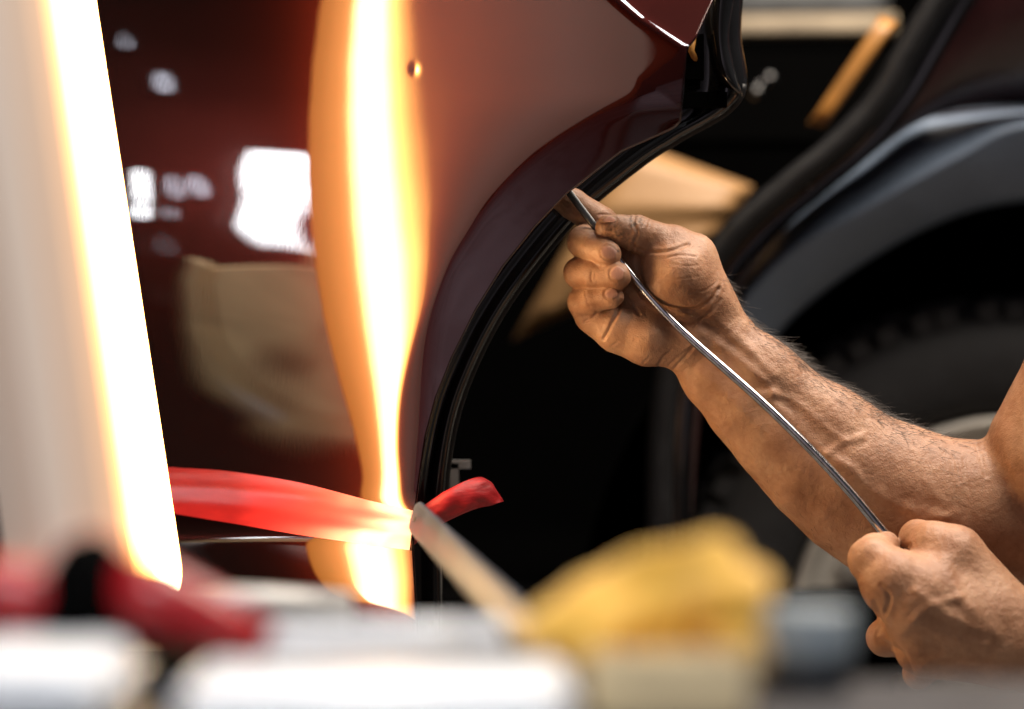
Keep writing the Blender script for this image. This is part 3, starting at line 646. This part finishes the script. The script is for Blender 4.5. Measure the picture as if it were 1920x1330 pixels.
RIDGES = [  # veins and tendons
 (Z2([(160, 180), (230, 240), (300, 310), (390, 395), (480, 450), (560, 525), (680, 590), (800, 615), (900, 660)]), 8, 4.2),
 (Z2([(390, 395), (440, 360), (520, 330)]), 6, 2.4), (Z3([(780, 930), (860, 1040), (980, 1130), (1080, 1210)]), 7, 2.6), (Z3([(640, 1150), (720, 1215), (860, 1210), (1000, 1180)]), 7, 3.0),
 (Z4([(340, 440), (460, 520), (640, 680), (700, 760)]), 8, 3.4), (Z4([(440, 400), (560, 500), (700, 640)]), 7, 2.6), (Z4([(230, 620), (420, 800), (600, 980)]), 9, 1.6), (Z4([(700, 760), (860, 830), (1060, 1000), (1160, 1060)]), 6, 2.6),
 (Z1([(1150, 900), (1290, 1010), (1400, 1110)]), 9, 2.4), (Z1([(1060, 980), (1180, 1080)]), 8, 1.6)]
RIDGES2 = [([(1868, 1190), (1800, 1120), (1772, 1050)], 9, 2.6), ([(1840, 1185), (1770, 1150), (1720, 1110)], 8, 3.0), ([(1850, 1210), (1770, 1190), (1700, 1160)], 8, 2.4), ([(1800, 1120), (1740, 1140), (1690, 1190)], 6, 2.2), ([(1830, 1240), (1760, 1235), (1730, 1250)], 7, 2)]
CREASES2 = [([(1652, 1098), (1668, 1120), (1660, 1150)], 4, 2.5), ([(1640, 1130), (1655, 1165), (1645, 1190)], 4, 2.5), ([(1650, 1200), (1690, 1225), (1712, 1262)], 5, 3), ([(1690, 1030), (1705, 1022)], 3, 2)]
def vnoise(v, f, seed):
    r = np.random.default_rng(seed); o = np.zeros(len(v))
    for k in range(10):
        d = r.normal(size=3); d /= np.linalg.norm(d); o += np.sin(v @ d * f * r.uniform(.6, 1.6) + r.uniform(0, 6.3) + 1.5 * np.sin(v @ r.normal(size=3) * f * .5))
    return o / 10
def sculpt(v, q, cre, rid, seed):
    v = relax(v, q, 3); n = vnormals(v, q); x, y = pix(v); fr_ = np.clip((-n[:, 1] + .25) / .5, 0, 1); d = np.zeros(len(v))
    for pl, w_, a in cre:
        t = seg_dist(x, y, spline(pl, 24).tolist()) if len(pl) > 2 else seg_dist(x, y, pl); d -= a * (np.exp(-(t / w_)**2) - .30 * np.exp(-((t - 2.1 * w_) / (1.2 * w_))**2)) * fr_
    for pl, w_, a in rid:
        t = seg_dist(x, y, spline(pl, 24).tolist()); w_ = w_ * 1.3; d += .85 * a * (np.exp(-(t / w_)**2) - .3 * np.exp(-((t - 1.8 * w_) / w_)**2)) * fr_ * np.interp(vnoise(v, 60, 77), [-.3, .3], [.45, 1.2])
    d += 1.3 * vnoise(v, 190, seed) + .5 * vnoise(v, 520, seed + 1)
    return v + n * (d * S0)[:, None]
v1, f1 = left_arm(); v1 = sculpt(v1, f1, CREASES, RIDGES, 3)
v2, f2 = right_arm(); v2 = sculpt(v2, f2, CREASES2, RIDGES2, 11)
person = mesh('person', np.concatenate([v1, v2]), np.concatenate([f1, f2 + len(v1)])[:, ::-1].copy(), M['skin'])
tag(person, 'bare-armed person reaching in from the right, both hands gripping the steel rod', 'person')
allv = np.concatenate([v1, v2]); x_, y_ = pix(allv)
gr = np.zeros(len(allv)); 
for (cx, cy, r_, a_) in ((1152, 436, 26, .75), (1190, 415, 22, .8), (1180, 450, 22, .5), (1100, 425, 22, .35), (1162, 440, 14, .9), (1160, 470, 3, 1.6)): gr = np.maximum(gr, a_ * np.exp(-(((x_ - cx)**2 + (y_ - cy)**2) / r_**2)))
ga = person.data.attributes.new('grime', 'FLOAT', 'POINT'); ga.data.foreach_set('value', gr.astype(np.float32))
nv = vnormals(allv, np.concatenate([f1, f2 + len(v1)])); s_ = np.sign((nv * (allv - allv.mean(0))).sum()); print('normals', s_)
print('person', len(allv), time.time() - T0)
# the shirt, outside the picture
fs = Field(P(2050, 1700, -.30), P(3000, 150, .34), .005)
def sch(pts): return [(P(a[0], a[1], a[2]), a[3] * S0, P(b[0], b[1], b[2]), b[3] * S0, 1.) for a, b in zip(pts[:-1], pts[1:])]
fs.F[:] = .02
fs.group(sch([(2190, 610, .01, 178), (2400, 480, .03, 200)]), .01, .03); fs.group(sch([(2560, 520, .04, 300), (2600, 1300, .04, 340), (2600, 1640, .05, 350)]), .01, .04)
fs.group(sch([(2240, 1300, -.06, 145), (2460, 1290, -.07, 160), (2640, 640, -.06, 190)]), .01, .03)
vs, fq = fs.mesh(); mesh('shirt', vs, fq[:, ::-1].copy(), M['shirt'], person)
# fingernails and arm hair
from mathutils.bvhtree import BVHTree
from mathutils import Vector
bvh = BVHTree.FromPolygons([tuple(p) for p in v1], [tuple(int(i) for i in t) for t in f1])
CAMP = Vector((0, -DF, H))
def on_skin(px, py):
    d = (Vector(P(px, py, 0.0)) - CAMP).normalized(); h = bvh.ray_cast(CAMP, d); return h
def nail(cx, cy, ang, L, W, round_=.0):
    ca, sa = math.cos(ang), math.sin(ang); A_ = []
    for i in range(11):
        u_ = -1 + 2 * i / 10; hw_ = (1 - max(0, abs(u_) - .35)**2 * 1.6) if u_ < 0 else (1 - .42 * u_**4); row = []
        for j in range(9):
            v_ = -1 + 2 * j / 8; x = u_ * L; y = v_ * W * hw_
            h = on_skin(cx + x * ca - y * sa, cy + x * sa + y * ca)
            if h[0] is None: h = (Vector(P(cx, cy, -50 * S0)), Vector((0, -1, 0)))
            lift = .00014 * (1 - abs(v_)**3) * (1 - .5 * (u_ < -.9)) + .0001 + .0003 * max(0, u_)**2
            row.append(np.array(h[0]) + np.array(h[1]) * (lift if h[1].y < 0 else -lift))
        A_.append(row)
    A_ = gauss(gauss(np.array(A_), .7, 0), .7, 1); gu, gv = np.meshgrid(np.linspace(-1, 1, 11), np.linspace(-1, 1, 9), indexing='ij')
    B_ = np.stack([gu.ravel(), gv.ravel(), np.ones(99)], 1); pl_ = (B_ @ np.linalg.lstsq(B_, A_[..., 1].ravel(), rcond=None)[0]).reshape(11, 9)
    fl_ = A_[..., 1] * .45 + pl_ * .55; A_[..., 1] = fl_ + (A_[5, 4, 1] - fl_[5, 4]) - .00008 + .00012 * (gv**2)
    o = sheet('fingernail', A_, M['nail'], person); up_normals(o); return o
for n_ in NAILS: nail(*n_)
def hair(n, region, L, out, seed, th=.00011):
    r = np.random.default_rng(seed); nn = vnormals(v1, f1); nn = nn if (nn * (v1 - v1.mean(0))).sum() > 0 else -nn; X_, Y_ = pix(v1); wgt = region(X_, Y_, nn); idx = r.choice(len(v1), n, p=wgt / wgt.sum()); parts = []
    for i in idx:
        t = np.clip((X_[i] - 1330) / 500, 0, 1); ax = np.array([.80, 0, -.60]) * (1 - t) + np.array([.88, 0, -.42]) * t
        d = ax + nn[i] * r.uniform(*out) + r.normal(size=3) * .22; d /= np.linalg.norm(d); l_ = r.uniform(*L) * S0; b = r.normal(size=3) * .35 - nn[i] * .55
        k = np.linspace(0, 1, 6)[:, None]; p = v1[i] - nn[i] * .0004 + d * l_ * k + b * l_ * k**2 * .5
        parts.append(tube(p, th * (1 - .75 * k[:, 0]), 3, False))
    return parts
edge_w = lambda X_, Y_, N_: ((X_ > 1352) & (X_ < 1830)) * np.clip(N_[:, 2] * .8 + N_[:, 0] * .45 - .55, 0, 1)**1.0 * np.clip((X_ - 1345) / 60, 0, 1) * np.clip((1840 - X_) / 200, .15, 1)
front_w = lambda X_, Y_, N_: ((X_ > 1400) & (X_ < 1800) & (N_[:, 1] < .1)) * np.clip(N_[:, 2] * .8 + N_[:, 0] * .4 - .02, 0, .6)
low_w = lambda X_, Y_, N_: ((X_ > 1270) & (X_ < 1560) & (Y_ > 690)) * np.clip(-N_[:, 2] * .7 - N_[:, 0] * .5 - .45, 0, 1)
hp = hair(1350, edge_w, (14, 46), (.15, .8), 1, .00014) + hair(650, front_w, (16, 38), (.03, .2), 2, .0001) + hair(420, low_w, (8, 20), (.1, .5), 5, .00008)
tag(mesh('arm_hair', *join(hp), M['hair'], person), kind='stuff')
print('hair', time.time() - T0)

# ------------------------------------------------------------------ foreground: tool trolley and the things on it (out of focus)
YT0, YT1 = -1.22, -.655; ZT = float(P(960, 1272, YT1)[2])
trolley = empty('tool_trolley', (.05, (YT0 + YT1) / 2, 0)); tag(trolley, 'worn grey steel topped tool trolley in the foreground holding the tools', 'trolley')
bevel(mesh('trolley_top', *box((.05, (YT0 + YT1) / 2, ZT - .012), (1.3, YT1 - YT0, .024)), M['tabletop'], trolley, smooth=False), .004)
mesh('trolley_cabinet', *box((.05, (YT0 + YT1) / 2, ZT / 2 + .02), (1.2, YT1 - YT0 - .06, ZT - .14)), M['dark'], trolley, smooth=False)
for sx in (-.5, .6):
    for yy in (YT0 + .08, YT1 - .08): mesh('caster', *lathe([(0, -.012), (.035, -.012), (.035, .012), (0, .012)], 20, (sx, yy, .035)), M['rubber'], trolley)
def rbox(name, px0, px1, r0, y, depth, m, label, cat, group=None, zbot=None, bev=.006):
    a = P(px0, r0, y); b = P(px1, r0, y); zb_ = ZT + .0005 if zbot is None else zbot
    o = mesh(name, *box(((a[0] + b[0]) / 2, y + depth / 2, (a[2] + zb_) / 2), (b[0] - a[0], depth, a[2] - zb_)), m, smooth=False); bevel(o, bev, 4)
    if label: tag(o, label, cat, group)
    return o
case = rbox('tool_case', 250, 1010, 1243, -.72, .05, M['void'], 'flat dark grey tool case under the white tube', 'tool case', bev=.003)
cz = float(P(0, 1243, -.72)[2])
ta, tb = P(500, 1215, -.715), P(945, 1215, -.700); rt_ = .0066
ta[2] = tb[2] = cz + rt_ + .0004; d_ = (tb - ta) / np.linalg.norm(tb - ta)
tube_o = empty('white_tube', (ta + tb) / 2); tag(tube_o, 'slim white plastic tube lying on the flat dark tool case', 'tube')
mesh('tube_body', *tube([ta + d_ * x for x in (0, .001, .004, .01)] + [ta + d_ * .05, tb - d_ * .014], [.002, .005, .0066, rt_, rt_, rt_], 20), M['white'], tube_o)
mesh('tube_cap', *tube([tb - d_ * .014, tb - d_ * .0139, tb - d_ * .002, tb], [rt_ * .9, rt_ * .95, rt_ * .92, rt_ * .7], 20), M['white'], tube_o)
wb = rbox('white_box', -160, 185, 1243, -.83, .09, M['white'], None, None, bev=.010); tag(wb, 'white rounded plastic box at the left edge of the trolley', 'box')
mesh('lid_rim', *box((wb.data.vertices[0].co.x * 0 + float(P(15, 0, -.83)[0]), -.83 + .045, ZT + .016), (float(P(190, 0, -.83)[0] - P(-160, 0, -.83)[0]) + .003, .093, .004)), M['white'], wb, smooth=False)
wt = rbox('white_tray', 320, 1075, 1290, -.83, .08, M['white'], None, None, bev=.007); tag(wt, 'long low white plastic tray in front of the tool case', 'tray')
mesh('handle', *box((float(P(700, 0, -.84)[0]), -.8335, ZT + .012), (.03, .008, .006)), M['white'], wt, smooth=False)
cb = rbox('card_box', 1105, 1405, 1243, -.78, .07, M['cream'], None, None, bev=.003); tag(cb, 'pale cream card box under the yellow cloth', 'box'); 
mesh('flap', *box((float(P(1255, 0, -.78)[0]), -.7815, ZT + .02), (.055, .0015, .012)), M['cream'], cb, smooth=False)
tub = empty('small_tub', (*P(1512, 1200, -.69)[:2], ZT)); tag(tub, 'small blue-grey plastic tub right of the yellow cloth', 'tub')
tz0, tz1 = ZT, float(P(0, 1140, -.69)[2]); tc_ = P(1512, 1200, -.69); rr_ = .0175
mesh('tub_body', *lathe([(0, tz0 + .001), (rr_ * .9, tz0 + .001), (rr_, tz0 + .004), (rr_, tz1 - .017), (rr_ * .95, tz1 - .016)], 28, (tc_[0], tc_[1], 0), 'z'), M['bluegrey'], tub)
mesh('tub_lid', *lathe([(rr_ * 1.05, tz1 - .016), (rr_ * 1.06, tz1 - .002), (rr_, tz1), (0, tz1)], 28, (tc_[0], tc_[1], 0), 'z'), M['lidgrey'], tub)
# red clamp with dark jaws, standing on the trolley
YC = -.74; clamp = empty('spring_clamp', (*P(180, 1200, YC)[:2], ZT)); tag(clamp, 'red handled clamp with a dark grey body in the left foreground', 'clamp')
def c3(px, r, dy=0): return P(px, r, YC + dy)
zt_ = lambda px, dy=0: np.array([P(px, 0, YC + dy)[0], YC + dy, ZT + .006])
mesh('jaw_body', *tube([zt_(165), c3(166, 1150), c3(172, 1080), c3(180, 1030), c3(190, 1006)], [.016, .0185, .0165, .012, .004], 20), M['void'], clamp)
mesh('handle', *tube([c3(215, 1110), c3(300, 1125), c3(400, 1162), c3(500, 1200)], [.014, .0135, .0105, .006], 16), M['red'], clamp)
mesh('handle', *tube([c3(130, 1130), c3(60, 1122), c3(-40, 1105), c3(-140, 1090)], [.010, .0125, .0125, .011], 16), M['red'], clamp)
mesh('pivot', *lathe([(0, -.022), (.004, -.022), (.005, -.018), (.005, .02)], 14, c3(180, 1100)), M['void'], clamp)
# yellow cloth bundled on the card box
f_ = Field(P(930, 1290, -.70) - [0, .09, .01], P(1470, 980, -.70) + [0, .06, .01], .0016)
k_ = scl(-.72) / S0
def cch(pts): return [(P(a[0], a[1], -.735 + a[2]), a[3] * scl(-.73), P(b[0], b[1], -.735 + b[2]), b[3] * scl(-.73), 1.3) for a, b in zip(pts[:-1], pts[1:])]
f_.group(cch([(1345, 1105, 0, 82), (1240, 1120, .01, 84), (1120, 1155, .0, 62), (1020, 1195, -.01, 34)]), .008, .01)
f_.group(cch([(1365, 1110, -.01, 62), (1385, 1180, -.02, 55), (1400, 1226, -.02, 30)]), .006, .012); f_.group(cch([(1100, 1205, -.01, 40), (1300, 1205, 0, 48)]), .006, .012)
vc, fc = f_.mesh(); vc = relax(vc, fc, 3); nc_ = vnormals(vc, fc); nc_ = nc_ if (nc_ * (vc - vc.mean(0))).sum() > 0 else -nc_
xc, yc_ = pix(vc); fold = np.sin((xc * .55 + yc_ * 1.0) * .045 + 2.2 * np.sin(xc * .013 + vc[:, 1] * 60)) * .0028 + .0015 * vnoise(vc, 160, 21)
vc = vc + nc_ * fold[:, None]; cloth = mesh('cloth', vc, fc[:, ::-1].copy(), M['cloth']); tag(cloth, 'crumpled yellow cloth bundled on the cream card box', 'cloth')
# grey bar leaning from the cloth to the tape
ba, bb = P(778, 968, -.065), P(1030, 1232, -.60)
bar = empty('flat_bar', (ba + bb) / 2); tag(bar, 'flat grey metal bar leaning from the yellow cloth up to the red tape', 'bar')
t_ = (bb - ba) / np.linalg.norm(bb - ba); w2 = np.cross(t_, np.array([0, 1, 0])); w2 /= np.linalg.norm(w2); n2 = np.cross(t_, w2)
R_ = []
for q, wd in ((0, .006), (.003, .0092), (.01, .0102), (.2, .0102), (.45, .0098), (.60, .0094)):
    c_ = ba + t_ * q; R_.append([c_ + w2 * wd * a + n2 * .0022 * b for a, b in ((-1, -.4), (-.8, -1), (0, -1), (.8, -1), (1, -.4), (1, .4), (.8, 1), (0, 1), (-.8, 1), (-1, .4), (-1, -.4))])
sheet('bar_body', np.array(R_), M['grey'], bar)
mesh('bar_hole', *lathe([(0, -.003), (.003, -.003), (.003, .003)], 16, ba + t_ * .02), M['dark'], bar)
print('done', time.time() - T0)
